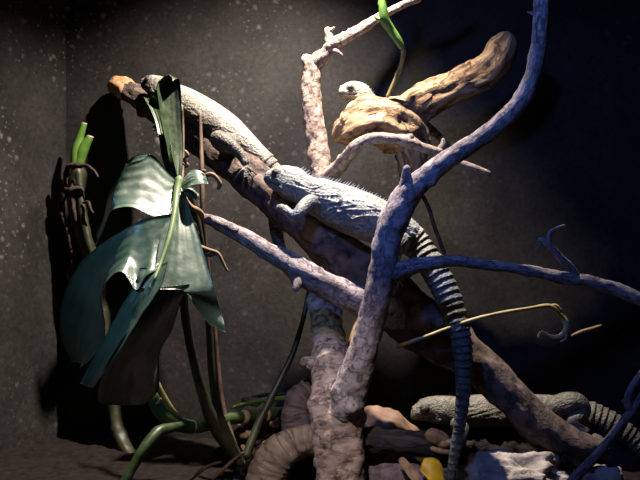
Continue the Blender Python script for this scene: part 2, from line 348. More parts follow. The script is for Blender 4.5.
# ================================================================ IGUANAS
def iguana(label, path, uphint, legs, feet, cols, crest=None, eye_r=3.0, eye_side=(1, -1), folds=1.0, tail_from=.5, base=None, bands=(75, .5), voxel=.0024, head_len=.06, pattern=None):
    """path: (px,py,y,w,h) snout -> tail tip"""
    P = w4(path)
    S = []
    k = 20; L = 0; last = None
    for j in range((len(P) - 1) * k + 1):
        c = cr(P, j / k)
        if last: L += math.dist(c[:3], last[:3])
        last = c; S.append(c + [L])
    tot = L
    fr = []
    for i, s in enumerate(S):
        T = (Vector(S[min(i + 1, len(S) - 1)][:3]) - Vector(S[max(i - 1, 0)][:3])).normalized()
        q = s[5] / tot
        U = Vector(uphint(q)); U = (U - T * U.dot(T)).normalized(); fr.append((Vector(s[:3]), T, U, T.cross(U), s[3], s[4], s[5]))
    bm = bmesh.new(); seg = 28; prev = None
    for p, T, U, Sd, w, h, l in fr:
        w = max(w, .0012); h = max(h, .0012)
        ring = []
        for a in range(seg):
            th = 2 * math.pi * a / seg
            c, s = math.cos(th), math.sin(th)
            # flanks full, belly flatter, back slightly peaked
            rr = 1.0
            if s > 0: x = c * (1 - .12 * s * s); z = s * (1 + .04 * s)
            else: x = c * (1 + .06 * abs(s)); z = s * .92
            ring.append(bm.verts.new(p + Sd * x * w + U * z * h))
        if prev:
            for a in range(seg): bm.faces.new((prev[a], prev[(a + 1) % seg], ring[(a + 1) % seg], ring[a]))
        else: bm.faces.new(ring[::-1])
        prev = ring
    bm.faces.new(prev)
    bmesh.ops.recalc_face_normals(bm, faces=bm.faces)
    def fat(l):
        return min(fr, key=lambda f: abs(f[6] - l))
    # head bulges: brow, jowl, ear scale
    eyes = []
    for sgn in (1, -1):
        f = fat(head_len * .47)
        e = f[0] + f[3] * sgn * f[4] * .80 + f[2] * f[5] * .42
        eyes.append((e, f, sgn))
        r = eye_r * sc_(path[0][2])
        blob(bm, e - f[3] * sgn * r * .35 + f[2] * r * .25, r * 1.35, 3, 0, squash=(1.15, 1, 1))
        f2 = fat(head_len * .9)
        blob(bm, f2[0] + f2[3] * sgn * f2[4] * .72 - f2[2] * f2[5] * .35, head_len * .16, 3, 0)
        blob(bm, f2[0] + f2[3] * sgn * f2[4] * .88 - f2[2] * f2[5] * .5 + f2[1] * .002, head_len * .06, 3, 0)
    # legs
    for lg in legs: tube(bm, lg, seg=14, step=.004, amp=.03, cap='round')
    for (fp, d, up, ln, r, curl) in feet:
        fp = at(*fp); d = Vector(d).normalized(); up = Vector(up).normalized(); sd = d.cross(up).normalized()
        for i, (a, q) in enumerate(((-.75, .55), (-.35, .85), (0, 1), (.3, .95), (.85, .6))):
            dd = (d * math.cos(a) + sd * math.sin(a)).normalized()
            p1 = fp; p2 = fp + dd * ln * q * .4 + up * ln * .10; p3 = fp + dd * ln * q * .75 + up * ln * (.04 - curl * .2); p4 = fp + dd * ln * q - up * ln * (curl * .55 + .05)
            tube(bm, [[*p1, r * 1.3], [*p2, r], [*p3, r * .8], [*p4, r * .45]], seg=8, step=.003, amp=0, world=True)
    me = bpy.data.meshes.new('tmp'); bm.to_mesh(me); bm.free()
    o = bpy.data.objects.new('tmp', me); C.objects.link(o)
    md = o.modifiers.new('r', 'REMESH'); md.mode = 'VOXEL'; md.voxel_size = voxel
    sm = o.modifiers.new('s', 'SMOOTH'); sm.factor = .5; sm.iterations = 3
    dg = bpy.context.evaluated_depsgraph_get(); me2 = bpy.data.meshes.new_from_object(o.evaluated_get(dg))
    bpy.data.objects.remove(o); bpy.data.meshes.remove(me)
    # skin relief and pattern in body coordinates
    kd = kdtree.KDTree(len(fr))
    for i, f in enumerate(fr): kd.insert(f[0], i)
    kd.balance()
    bm = bmesh.new(); bm.from_mesh(me2); bpy.data.meshes.remove(me2)
    bm.normal_update()
    cl = bm.verts.layers.float_color.new('Col')
    nf = []
    c_back, c_side, c_belly, c_band = cols
    for v in bm.verts:
        co, i, dist = kd.find(v.co)
        p, T, U, Sd, w, h, l = fr[i]
        d = v.co - p; a = d.dot(Sd) / max(w, 1e-4); b = d.dot(U) / max(h, 1e-4)
        th = math.atan2(b, abs(a)); q = l / tot
        rad = math.sqrt(a * a + b * b)
        leg = rad > 1.35
        dz = 0; nn = noise.noise(v.co * 40); 
        if not leg:
            if l < head_len:
                # mouth line
                g = math.exp(-((th + .42 - .1 * l / head_len) / .07) ** 2)
                if l < head_len * .8: dz -= .003 * g
                else: g = 0
                dz += .0012 * noise.noise(v.co * 150)
            elif q < tail_from:
                u = l * 62 + th * 1.6 + 1.7 * noise.noise(v.co * 16)
                u2 = l * 95 - th * 4.0 + 2.5 * noise.noise(v.co * 13 + Vector((7, 0, 0)))
                am = max(0, 1 - abs(th + .1) * .62)
                fo = folds * am * min(1, (l - head_len) * 40)
                dz -= fo * .0040 * max(0, math.sin(u)) ** 6
                nz = 1 - abs(noise.noise(Vector((l * 13 + th * .6, th * 4.2 - l * 30, 3.3 + path[0][0])))) * 5
                dz += fo * .0042 * max(0, nz) ** 1.5
            else:
                ph = (l * bands[0]) % 1
                dz += w * .16 * (ph - .5) * (1 if th > -.9 else .3)
        v.co += v.normal * (dz + .0004 * noise.noise(v.co * 120))
        t = (th / (math.pi / 2) + 1) / 2
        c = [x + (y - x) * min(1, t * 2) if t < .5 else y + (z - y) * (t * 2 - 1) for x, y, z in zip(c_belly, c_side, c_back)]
        if leg: c = [x * .85 for x in c_side]
        elif q >= tail_from:
            ph = (l * bands[0]) % 1
            k2 = .62 if ph < bands[1] else 0
            k2 *= min(1, (q - tail_from) * 12)
            dk = 1 - .4 * min(1, (q - tail_from) * 8)
            c = [(x + (y - x) * k2) * dk for x, y in zip(c, c_band)]
        elif l > head_len and pattern:
            s = math.sin(l * pattern + noise.noise(v.co * 20) * 2)
            if s > .5: c = [x * .6 for x in c]
        f = 1 + .25 * nn + .5 * noise.noise(v.co * 130)
        if not leg and l < head_len * .8 and abs(th + .42 - .1 * l / head_len) < .07: f *= .3  # shade of the mouth crease put into the colour
        for e, ef, sg in eyes:
            if (v.co - e).length < eye_r * sc_(path[0][2]) * 1.9: f *= .35
        v[cl] = (c[0] * f, c[1] * f, c[2] * f, 1)
    base = fr[len(fr) // 3][0] - Vector((0, 0, fr[len(fr) // 3][5]))
    root = thing('iguana', label, 'iguana', base)
    build('body', bm, M['skinb'], root)
    # eyes
    for e, f, sgn in eyes:
        bm = bmesh.new(); r = eye_r * sc_(path[0][2])
        bmesh.ops.create_uvsphere(bm, u_segments=14, v_segments=10, radius=r * .62)
        bmesh.ops.translate(bm, verts=bm.verts, vec=e + f[3] * sgn * r * .62)
        build('eye', bm, M['eye'], root, label='dark eye')
    if crest:
        l0, l1, n, hgt = crest
        bm = bmesh.new()
        for i in range(n):
            q = i / (n - 1); l = l0 + (l1 - l0) * q; f = fat(l)
            hh = hgt * (1 - .65 * abs(q * 1.5 - .35) ** 1.2) * (1 + random.uniform(-.25, .15)); hh = max(hh, hgt * .3)
            b0 = f[0] + f[2] * f[5] * .96; tip = b0 + f[2] * hh + f[1] * hh * .45
            wd = hgt * .13
            vs = [bm.verts.new(b0 + f[1] * wd * 1.4 * math.cos(x) + f[3] * wd * math.sin(x)) for x in (0, 1.26, 2.51, 3.77, 5.03)]
            tv = bm.verts.new(tip)
            for k in range(5): bm.faces.new((vs[k], vs[(k + 1) % 5], tv))
            bm.faces.new(vs[::-1])
        build('dorsal_crest', bm, M['crest'], root, smooth=False, label='row of upright spines along the back')
    return root
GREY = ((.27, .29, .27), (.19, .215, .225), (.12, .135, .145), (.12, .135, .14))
TAN = ((.27, .26, .23), (.13, .125, .11), (.07, .065, .06), (.06, .05, .04))  # flanks and belly darkened in the colour to carry top-lit shading
# centre iguana
iguana('blue-grey spiny-crested iguana draped over the middle of the diagonal log, banded tail hanging down',
  [(269, 176, .05, 5, 5), (270.5, 177, .045, 8.5, 9), (276, 179, .04, 10.5, 12.5), (284, 181, .03, 13, 15.5), (293, 185, .02, 15.5, 17.5), (304, 191, .01, 15, 16), (318, 198, .01, 19, 20), (340, 208, .0, 23, 23), (362, 217, -.02, 24, 24), (385, 226, -.03, 21, 22), (402, 234, -.03, 17, 18), (416, 246, -.03, 14, 15), (430, 265, -.05, 14, 14), (444, 290, -.07, 13, 13.5), (455, 318, -.09, 11.5, 12), (462, 350, -.1, 9.5, 10), (463, 385, -.1, 8, 8), (460, 420, -.1, 6.5, 6.5), (454, 455, -.1, 5.5, 5.5), (449, 490, -.1, 4.5, 4.5)],
  lambda q: (.45, -.15, 1) if q < .45 else (1, -.1, .5),
  [[(316, 200, -.04, 9), (306, 205, -.065, 7.5), (298, 214, -.09, 6), (294, 217, -.09, 5), (288, 212, -.085, 4.5), (283, 207, -.07, 4.6)],
   [(310, 190, .07, 9), (295, 196, .1, 7), (283, 196, .11, 5)],
   [(404, 236, -.05, 12), (396, 246, -.08, 11), (388, 252, -.09, 8), (388, 264, -.08, 6), (396, 272, -.07, 5)]],
  [((284, 207, -.07), (-1, .3, .1), (0, -.6, .8), .026, .0034, .5), ((396, 272, -.07), (.5, -.1, -1), (0, -1, .2), .04, .004, .4)],
  GREY, crest=(.075, .40, 44, .0185), head_len=.07, eye_r=3.4, folds=1.35, tail_from=.385, bands=(56, .42))
# upper left iguana
iguana('sandy-grey iguana on the upper end of the diagonal log, behind the upright leaf',
  [(141, 84, .41, 4, 4), (144, 84, .41, 7, 6), (151, 85, .4, 10, 10), (160, 89, .385, 12, 12), (170, 94, .37, 12, 12), (185, 103, .34, 15, 15), (205, 116, .3, 18, 17), (225, 130, .26, 18, 17), (242, 143, .23, 14, 14), (256, 154, .21, 10, 11), (268, 164, .2, 9, 9), (276, 178, .2, 8.5, 8.5), (276, 198, .19, 8, 8), (275, 218, .16, 7.5, 7.5), (277, 236, .14, 6.5, 6.5), (282, 252, .12, 5, 5), (290, 268, .12, 3.5, 3.5)],
  lambda q: (.3, -.1, 1) if q < .6 else (1, -.1, .4),
  [[(238, 144, .2, 11), (222, 142, .15, 10), (219, 138, .13, 8), (232, 146, .12, 6.5), (243, 158, .12, 5), (246, 166, .11, 4.5)],
   [(178, 104, .3, 8), (170, 114, .27, 7), (162, 120, .27, 5)]],
  [((246, 166, .11), (.15, 0, -1), (0, -1, .1), .085, .0032, .15), ((162, 120, .27), (-.6, 0, -.8), (0, -1, .2), .04, .004, .3)],
  TAN, head_len=.075, eye_r=3, folds=.6, tail_from=.6, bands=(70, .45), crest=(.08, .3, 34, .007))
# small iguana on the stump
iguana('small pale iguana with raised head peeking over the gnarled driftwood burl',
  [(339, 92, .24, 3, 3), (341, 92, .24, 5.5, 5.5), (346, 91.5, .24, 7.5, 7.5), (353, 91, .245, 9.5, 9.5), (361, 94, .25, 9.5, 10), (368, 101, .26, 8.5, 8.5), (377, 108, .275, 10, 9), (390, 113, .3, 11, 10), (405, 118, .32, 10, 9), (420, 124, .34, 7, 7), (436, 134, .35, 4, 4), (450, 148, .35, 2, 2)],
  lambda q: (.15, -.1, 1),
  [[(368, 106, .24, 5.5), (356, 104, .21, 4), (350, 107, .19, 3.4), (347, 114, .18, 3), (344, 121, .17, 2.4)],
   [(366, 104, .28, 4.5), (352, 110, .27, 4), (346, 122, .25, 3.2)]],
  [((344, 121, .17), (-.4, -.1, -.8), (-.2, -.9, .3), .02, .0022, .2)],
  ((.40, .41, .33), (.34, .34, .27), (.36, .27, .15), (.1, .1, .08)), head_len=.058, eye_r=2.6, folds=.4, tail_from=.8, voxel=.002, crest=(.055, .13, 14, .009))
# lower right iguana
iguana('dark grey iguana lying low behind the lower right foot of the diagonal log',
  [(411, 414, .2, 4, 3), (413, 414, .2, 7, 6), (420, 412, .2, 10, 9.5), (430, 410, .2, 13, 13), (443, 411, .2, 15, 15), (458, 412, .2, 15, 15), (480, 412, .2, 18, 17), (510, 412, .2, 19, 17), (540, 411, .19, 18, 16), (565, 411, .18, 16, 14), (590, 415, .17, 14, 13), (612, 425, .16, 13, 12), (630, 438, .15, 11, 11), (650, 456, .14, 9, 9), (680, 475, .13, 7, 7)],
  lambda q: (.1, -.2, 1),
  [[(452, 422, .15, 8), (462, 428, .12, 7), (461, 440, .1, 6), (455, 447, .09, 4.5)],
   [(545, 412, .13, 12), (566, 404, .11, 12), (578, 402, .1, 9), (584, 412, .1, 7), (572, 424, .08, 6), (590, 434, .06, 5)],
],
  [((455, 447, .09), (-.9, -.4, -.2), (0, -.3, 1), .045, .0035, .5), ((592, 436, .05), (.9, -.2, -.3), (0, -.2, 1), .05, .0035, .3)],
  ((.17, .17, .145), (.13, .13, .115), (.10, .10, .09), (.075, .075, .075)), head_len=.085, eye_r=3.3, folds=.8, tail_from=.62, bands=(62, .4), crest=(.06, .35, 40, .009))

# ================================================================ CLIMBING PLANT
plant = thing('monstera_plant', 'climbing plant with one huge glossy split dark green leaf drooping at the left', 'plant', at(235, 462, -.05))
def sheet(bm, pairs, nu=10, sub=5, bulge=.0, th=.0016, crinkle=.002):
    """pairs of ((px,py,y),(px,py,y)); smooth strip with thickness"""
    A = [list(at(*a)) for a, b in pairs]; B = [list(at(*b)) for a, b in pairs]
    rows = []; n = (len(pairs) - 1) * sub
    for j in range(n + 1):
        q = j / sub; a = Vector(cr(A, q)); b = Vector(cr(B, q)); rows.append((a, b))
    G = []
    for j, (a, b) in enumerate(rows):
        t = (rows[min(j + 1, n)][0] + rows[min(j + 1, n)][1] - rows[max(j - 1, 0)][0] - rows[max(j - 1, 0)][1])
        nrm = (b - a).cross(t)
        nrm = nrm.normalized() if nrm.length > 1e-9 else Vector((0, -1, 0))
        G.append([(a.lerp(b, i / nu) + nrm * (bulge * math.sin(math.pi * i / nu) + crinkle * noise.noise(a.lerp(b, i / nu) * 30)), nrm) for i in range(nu + 1)])
    uvl = bm.loops.layers.uv.verify()
    for sgn in (1, -1):
        V = [[bm.verts.new(p + m_ * sgn * th / 2) for p, m_ in r] for r in G]
        for j in range(n):
            for i in range(nu):
                q = (V[j][i], V[j][i + 1], V[j + 1][i + 1], V[j + 1][i])
                f = bm.faces.new(q if sgn > 0 else q[::-1])
                uvs = ((i / nu, j / n), ((i + 1) / nu, j / n), ((i + 1) / nu, (j + 1) / n), (i / nu, (j + 1) / n))
                for l, u in zip(f.loops, uvs if sgn > 0 else uvs[::-1]): l[uvl].uv = u
        if sgn > 0: V0 = V
        else:
            bd = [(j, 0) for j in range(n + 1)] + [(n, i) for i in range(1, nu + 1)] + [(j, nu) for j in range(n - 1, -1, -1)] + [(0, i) for i in range(nu - 1, 0, -1)]
            for (j, i), (j2, i2) in zip(bd, bd[1:] + bd[:1]):
                try: bm.faces.new((V0[j][i], V[j][i], V[j2][i2], V0[j2][i2]))
                except ValueError: pass
bm = bmesh.new()
# upper lobe: dark hanging outer part, blue-lit shoulder, top face to the midrib
sheet(bm, [((178, 181, -.20), (176, 190, -.22)), ((166, 170, -.20), (171, 218, -.28)), ((152, 155, -.20), (152, 216, -.29)), ((142, 160, -.22), (132, 207, -.29)), ((131, 163, -.24), (117, 208, -.29)), ((126, 164, -.27), (110, 212, -.28))], nu=12, bulge=.008)
sheet(bm, [((150, 154, -.20), (131, 163, -.24)), ((132, 158, -.2), (122, 176, -.24)), ((118, 178, -.18), (112, 205, -.24)), ((108, 195, -.16), (106, 222, -.22)), ((104, 216, -.14), (97, 240, -.19)), ((96, 235, -.13), (94, 246, -.16))], nu=6, bulge=.006)
# middle lobe
sheet(bm, [((172, 214, -.28), (157, 270, -.37)), ((158, 216, -.29), (146, 276, -.39)), ((142, 220, -.3), (136, 290, -.4)), ((131, 226, -.3), (122, 272, -.39)), ((114, 236, -.29), (106, 282, -.37)), ((96, 248, -.27), (101, 300, -.34)), ((80, 264, -.24), (104, 316, -.3)), ((64, 295, -.2), (104, 340, -.25)), ((60, 332, -.16), (92, 358, -.2)), ((72, 362, -.12), (80, 368, -.15))], nu=14, bulge=.012)
# front lobe: lit fold strip, and the under-curled dark blade
sheet(bm, [((140, 268, -.375), (168, 262, -.365)), ((136, 280, -.385), (163, 282, -.41)), ((128, 296, -.39), (152, 300, -.43)), ((115, 318, -.39), (137, 322, -.44)), ((101, 345, -.385), (121, 348, -.44)), ((88, 368, -.38), (105, 372, -.44)), ((80, 384, -.39), (93, 388, -.43))], nu=8, bulge=.008)
sheet(bm, [((142, 288, -.395), (190, 284, -.345)), ((134, 318, -.42), (180, 305, -.33)), ((120, 342, -.43), (172, 330, -.29)), ((108, 362, -.43), (160, 352, -.26)), ((100, 382, -.42), (159, 378, -.25)), ((98, 400, -.4), (157, 392, -.25)), ((108, 405, -.38), (146, 404, -.27))], nu=12, bulge=-.01)
# right half with the pointed right lobe
sheet(bm, [((177, 182, -.20), (181, 186, -.19)), ((174, 205, -.25), (188, 205, -.225)), ((169, 230, -.3), (196, 228, -.26)), ((163, 252, -.34), (204, 255, -.29)), ((157, 270, -.37), (210, 275, -.315)), ((150, 288, -.4), (216, 295, -.33)), ((182, 290, -.37), (221, 312, -.3)), ((196, 308, -.34), (225, 326, -.31)), ((210, 325, -.32), (226, 333, -.31))], nu=14, bulge=.008)
# gusset between midrib and lobes
sheet(bm, [((172, 205, -.26), (176, 186, -.21)), ((168, 216, -.28), (172, 214, -.275)), ((160, 240, -.32), (168, 236, -.31)), ((155, 268, -.37), (160, 262, -.35))], nu=4)
leaf = build('leaf_blade', bm, M['leaf'], plant)
limb_obj('midrib', [[(180, 176, -.2, 4), (177, 190, -.222, 3.6), (174, 215, -.275, 3), (169, 238, -.318, 2.5), (161, 262, -.36, 2), (154, 280, -.4, 1.5)]], plain('midrib_pale', (.13, .2, .08), (.22, .3, .14), 20, .4), leaf, seg=10, amp=.03, label='pale green midrib')
bm = bmesh.new()
sheet(bm, [((144, 97, -.04), (153, 96, -.06)), ((150, 108, -.07), (162, 104, -.08)), ((155, 120, -.10), (166, 118, -.11)), ((159, 138, -.14), (170, 138, -.15)), ((162, 158, -.18), (173, 158, -.19)), ((168, 176, -.2), (178, 178, -.2))], nu=6, bulge=.004)
sheet(bm, [((164, 77, -.14), (172, 82, -.14)), ((157, 84, -.15), (179, 79, -.12)), ((158, 100, -.16), (181, 97, -.12)), ((161, 118, -.17), (182, 120, -.13)), ((165, 138, -.18), (183, 142, -.14)), ((169, 158, -.19), (183, 160, -.16)), ((174, 176, -.2), (181, 180, -.19))], nu=8, bulge=.01)
build('leaf_blade', bm, M['leafd'], plant, label='narrow folded leaf standing upright')
# stems
def stem(pts, mat, label=None, **k):
    kw = dict(seg=12, step=.005, amp=.12, freq=9); kw.update(k)
    return limb_obj('stem', [pts], M[mat], plant, label, **kw)
stem([(180, 178, -.19, 4), (190, 200, -.14, 4.5), (197, 225, -.12, 4), (203, 260, -.1, 4), (208, 310, -.09, 3.5), (212, 370, -.08, 4), (218, 410, -.07, 4.5), (232, 445, -.05, 5), (240, 462, -.04, 5)], 'stemd')
stem([(183, 285, -.25, 4), (186, 320, -.2, 4.5), (190, 345, -.17, 4.5), (200, 385, -.13, 5), (208, 410, -.11, 6), (218, 432, -.08, 6.5), (232, 450, -.06, 6), (242, 466, -.05, 5)], 'stemd')
stem([(310, 285, .12, 2.5), (303, 320, .1, 2.5), (292, 355, .07, 3), (275, 390, .03, 3.5), (258, 425, 0, 4), (245, 460, -.03, 4.5)], 'stemd', 'thin dark slanting stem')
stem([(200, 112, .1, 1.6), (201, 140, .08, 2), (202, 175, .04, 2.4), (203, 215, .02, 2.4), (207, 260, .03, 2.2), (214, 320, .05, 2), (222, 400, .03, 2.5), (236, 450, -.02, 3)], 'stembr')
stem([(182, 108, -.02, 1.2), (183, 130, -.03, 1.5), (183, 160, -.08, 1.5), (182, 180, -.17, 2)], 'stembr')
rs = stem([(150, 390, -.12, 6), (158, 408, -.12, 7), (172, 421, -.11, 7.5), (190, 427, -.08, 7), (210, 424, -.03, 6.5), (235, 418, .05, 6), (262, 415, .12, 6.5), (300, 412, .2, 6.5), (330, 412, .25, 6)], 'stemg', 'ringed green creeping stem')
for a, b_ in (((154, 400, -.12), (160, 406, -.12)), ((190, 427, -.08), (197, 427, -.07)), ((200, 426, -.05), (204, 425, -.04)), ((240, 417.5, .06), (248, 416.5, .085)), ((262, 415, .12), (270, 414.5, .135)), ((277, 414, .15), (281, 414, .16))):
    limb_obj('stem_node', [[(*a, 8), (*b_, 8)]], M['node'], rs, 'tan ring scar', seg=14, step=.004, amp=.1)
stem([(184, 424, -.1, 4), (170, 428, -.14, 5), (158, 432, -.17, 6), (146, 446, -.2, 5.5), (134, 465, -.22, 5), (120, 490, -.24, 5)], 'stemg', 'bluish green stem reaching to the bottom edge')
stem([(156, 378, -.1, 1.5), (162, 392, -.1, 2.5), (172, 408, -.1, 2), (182, 420, -.1, 2)], 'vine')
stem([(232, 408, .08, 2), (255, 402, .12, 2), (285, 398, .16, 2.5), (320, 396, .2, 2)], 'fresh', 'thin light green shoot')
# left climbing stem with cut green stubs
ls = limb_obj('stem', [[(80, 165, 0.525, 8), (76, 185, 0.525, 9), (76, 205, 0.525, 9), (84, 235, 0.515, 8), (93, 262, 0.505, 7.5), (101, 300, 0.485, 7), (108, 360, 0.465, 7), (118, 430, 0.425, 7), (140, 470, 0.335, 7)]], M['stemd'], plant, 'dark upright stem with cut green stubs', seg=14, step=.005, amp=.25, freq=8)
limb_obj('stem', [[(78, 168, 0.515, 5), (80, 190, 0.505, 4), (83, 215, 0.495, 4), (88, 240, 0.485, 4), (95, 262, 0.485, 3.5)]], M['stemd'], plant, seg=12, amp=.1)
limb_obj('cut_stub', [([(75, 168, 0.515, 5), (77, 152, 0.515, 6), (80, 138, 0.515, 4), (84, 124, 0.515, 3)], {}), ([(78, 166, 0.515, 5), (83, 150, 0.510, 5.5), (90, 137, 0.505, 3.6)], {})], M['fresh'], ls, 'bright green cut stub', seg=14, step=.004, amp=.03, cap='flat')
for c_ in ([(84, 124.4, 0.515, 3), (84.5, 122.8, 0.515, 2.8)], [(90, 137.4, 0.505, 3.6), (90.5, 135.8, 0.505, 3.4)]):
    limb_obj('cut_face', [c_], M['drypale'], ls, 'pale cut end', seg=14, step=.002, amp=0, cap='flat')
limb_obj('dry_sheath', [
  [(66, 178, 0.505, 3.00), (68, 167, 0.495, 3.00), (78, 165, 0.475, 1.95), (88, 166, 0.465, 1.65), (95, 172, 0.465, 1.35), (98, 178, 0.465, 1.05)],
  [(64, 188, 0.495, 1.12), (70, 190, 0.485, 2.25), (80, 187, 0.485, 2.25), (84, 192, 0.485, 1.12)],
  [(82, 203, 0.485, 1.12), (88, 202, 0.475, 1.50), (91, 209, 0.465, 1.50), (93, 214, 0.465, 1.12)],
  [(66, 175, 0.515, 3.00), (64, 195, 0.515, 3.38), (60, 207, 0.515, 2.25), (66, 225, 0.515, 2.25), (72, 250, 0.515, 2.25), (74, 275, 0.515, 1.50)],
  [(72, 180, 0.495, 1.88), (73, 200, 0.495, 2.25), (76, 222, 0.495, 1.50)],
], M['sheath'], ls, 'ragged brown dried leaf sheath', seg=10, step=.003, amp=.6, freq=20)
# small withered leaf scraps by the leaf joint
bm = bmesh.new()
sheet(bm, [((181, 184, -.2), (183, 190, -.22)), ((188, 172, -.2), (192, 186, -.24)), ((197, 170, -.2), (202, 184, -.24)), ((206, 176, -.2), (208, 184, -.22))], nu=6, bulge=.004)
sheet(bm, [((182, 188, -.2), (184, 196, -.22)), ((190, 188, -.2), (192, 198, -.22)), ((198, 194, -.2), (196, 200, -.21))], nu=5, bulge=.003)
build('leaflet', bm, M['leaf'], plant, label='small torn leaflet beside the big leaf')
for c_ in [
  [(204, 177, -.2, 1.5), (210, 174, -.21, 2.5), (216, 177, -.21, 2), (220, 184, -.21, 2.5), (217, 190, -.21, 1.5)],
  [(183, 196, -.2, 3), (190, 206, -.2, 3), (200, 212, -.19, 3), (203, 220, -.17, 2)],
  [(186, 218, -.2, 2.5), (194, 224, -.2, 2.8), (198, 236, -.19, 2)],
  [(184, 232, -.21, 3.5), (192, 243, -.21, 3.5), (205, 249, -.21, 2.5), (217, 253, -.21, 2), (222, 261, -.21, 1.8), (228, 272, -.21, 1.4)],
  [(198, 247, -.21, 1.5), (208, 255, -.21, 1.8), (220, 253, -.21, 1.2)],
  [(184, 150, -.1, 1.2), (188, 155, -.1, 1.6), (184, 160, -.1, 1.4), (188, 165, -.1, 1.6), (183, 168, -.1, 1.2)],
  [(206, 172, -.21, 2.2), (202, 170, -.21, 1.5)],
]:
    limb_obj('withered_shoot', [c_], M['dry'], plant, 'brown withered curling shoot', seg=8, step=.003, amp=.3, freq=12)

# green vine at the top centre
vine = thing('hanging_vine', 'slender vine with bright green sheath hanging from the top edge onto the driftwood', 'vine', at(388, 95, .2))
vs = limb_obj('stem', [[(383, -30, .12, 3), (384, 0, .13, 3), (385, 20, .14, 3), (402, 46, .15, 2.6), (402, 62, .17, 2.3), (396, 78, .19, 2.2), (387, 98, .2, 2)]], M['vine'], vine, seg=12, amp=.08)
limb_obj('sheath', [[(382, -5, .125, 2), (383, 8, .125, 4), (385, 20, .13, 5), (391, 30, .14, 4.5), (398, 40, .145, 4), (403, 49, .15, 2.8)],
  [(384, 18, .13, 3), (378, 19, .13, 2), (374, 15, .13, 1)], [(383, 10, .125, 2), (379, 4, .125, 1.2), (381, -4, .125, .8)]], M['fresh'], vine, 'bright yellow-green sheath', seg=12, step=.004, amp=.1)
limb_obj('twig', [[(395, 155, .3, 2), (425, 200, .28, 2.2), (434, 225, .27, 2.2), (445, 255, .26, 2)]], M['stembr'], None, loc=at(445, 255, .26), seg=8)
tag(bpy.context.scene.objects['twig.003'] if 'twig.003' in bpy.data.objects else C.objects[-1], 'thin brown twig slanting down behind the fork of the bluish limb', 'twig')

# dried tendril on the right
td = limb_obj('dried_tendril', [
  ([(396, 347, -.08, 2.2), (430, 335, -.1, 1.8), (468, 321, -.12, 2), (500, 313, -.13, 1.8), (525, 309, -.13, 1.8), (549, 306, -.13, 2.2), (560, 314, -.13, 2.6), (567, 325, -.13, 3.2), (562, 335, -.13, 2.5), (553, 337, -.13, 1.6), (542, 332, -.13, 1.6), (539, 339, -.13, 2)], {}),
  ([(549, 306, -.13, 1.6), (556, 306, -.13, 2), (562, 313, -.13, 2)], {}),
  ([(564, 328, -.13, 2), (566, 338, -.13, 2), (560, 342, -.13, 1)], {}),
], plain('tendril', (.28, .22, .08), (.5, .42, .2), 25, .6), None, loc=at(400, 345, -.08), seg=10, step=.003, amp=.2)
tag(td, 'thin yellowish dried tendril curling into a hook right of the hanging tail', 'tendril')
o = limb_obj('dry_twig', [[(571, 336, -.12, 1.2), (583, 331, -.12, 1.8), (594, 328, -.12, 2), (602, 325, -.12, 1)]], M['dry'], None, loc=at(585, 330, -.12), seg=8, step=.003, amp=.2)
tag(o, 'short dry twig tip just right of the curled tendril', 'twig')

# lower right twig
tw = limb_obj('forked_twig', [
  ([(566, 490, -.3, 6), (575, 478, -.3, 5.5), (596, 456, -.3, 5), (614, 433, -.3, 4.5), (629, 415, -.3, 4.5), (645, 394, -.3, 4.5), (662, 372, -.3, 4)], {}),
  ([(633, 412, -.3, 5), (628, 402, -.3, 4.5), (632, 388, -.3, 4), (645, 370, -.3, 4)], {}),
  ([(628, 402, -.3, 3), (621, 401, -.3, 1.5)], {}),
], M['limb'], None, loc=at(575, 478, -.3), seg=14, step=.003, amp=.15, knots=4)
tag(tw, 'purplish grey forked twig crossing the lower right corner in front', 'twig')

# ================================================================ GROUND PIECES
o = limb_obj('curved_root', [[(300, 462, .0, 15), (297, 435, .02, 15), (296, 412, .03, 14), (302, 397, .04, 13), (318, 388, .05, 12), (340, 390, .08, 11), (352, 410, .1, 11)]], M['rootd'], None, loc=at(300, 462, 0), seg=28, step=.004, amp=.14, wr=.02, wf=260)
tag(o, 'dark purplish curved root arching just left behind the trunk', 'root')
o = limb_obj('curved_root', [[(262, 510, -.1, 20), (266, 480, -.1, 20), (275, 458, -.1, 19), (293, 445, -.09, 17), (315, 440, -.08, 16), (345, 440, -.0, 15)]], M['root'], None, loc=at(262, 500, -.1), seg=32, step=.003, amp=.12, wr=.035, wf=420)
tag(o, 'thick wrinkled tan root bending down to the bottom edge left of the trunk', 'root')
def rock(name, px, py, y, rpx, sq, mat, label, cat='rock', seed=0, amp=.25, facet=.3):
    c = at(px, py, y); bm = bmesh.new(); blob(bm, c, rpx * sc_(y), 5, amp, 5, sq, seed, facet)
    o = build(name, bm, M[mat], None, loc=(c.x, c.y, max(0, c.z - rpx * sc_(y) * sq[2]))); return tag(o, label, cat)
rock('rock', 376, 462, .17, 56, (.92, .55, 1.02), 'rockb', 'smooth brown domed rock just right behind the trunk base', seed=2, amp=.1, facet=.15)
rock('rock', 400, 492, -.03, 50, (1.1, .5, .75), 'rockp', 'mottled purplish rock at the bottom edge under the black branch', seed=5, amp=.2, facet=.15)
rock('rock', 516, 484, -.06, 44, (1.3, .6, .8), 'rockl', 'pale jagged flat stone at the bottom edge below the diagonal log', seed=11, amp=.4, facet=.45)
rock('rock', 590, 488, .02, 36, (1.1, .6, .65), 'rockl', 'smaller pale stone at the bottom edge right behind the forked twig', seed=21, amp=.35, facet=.3)
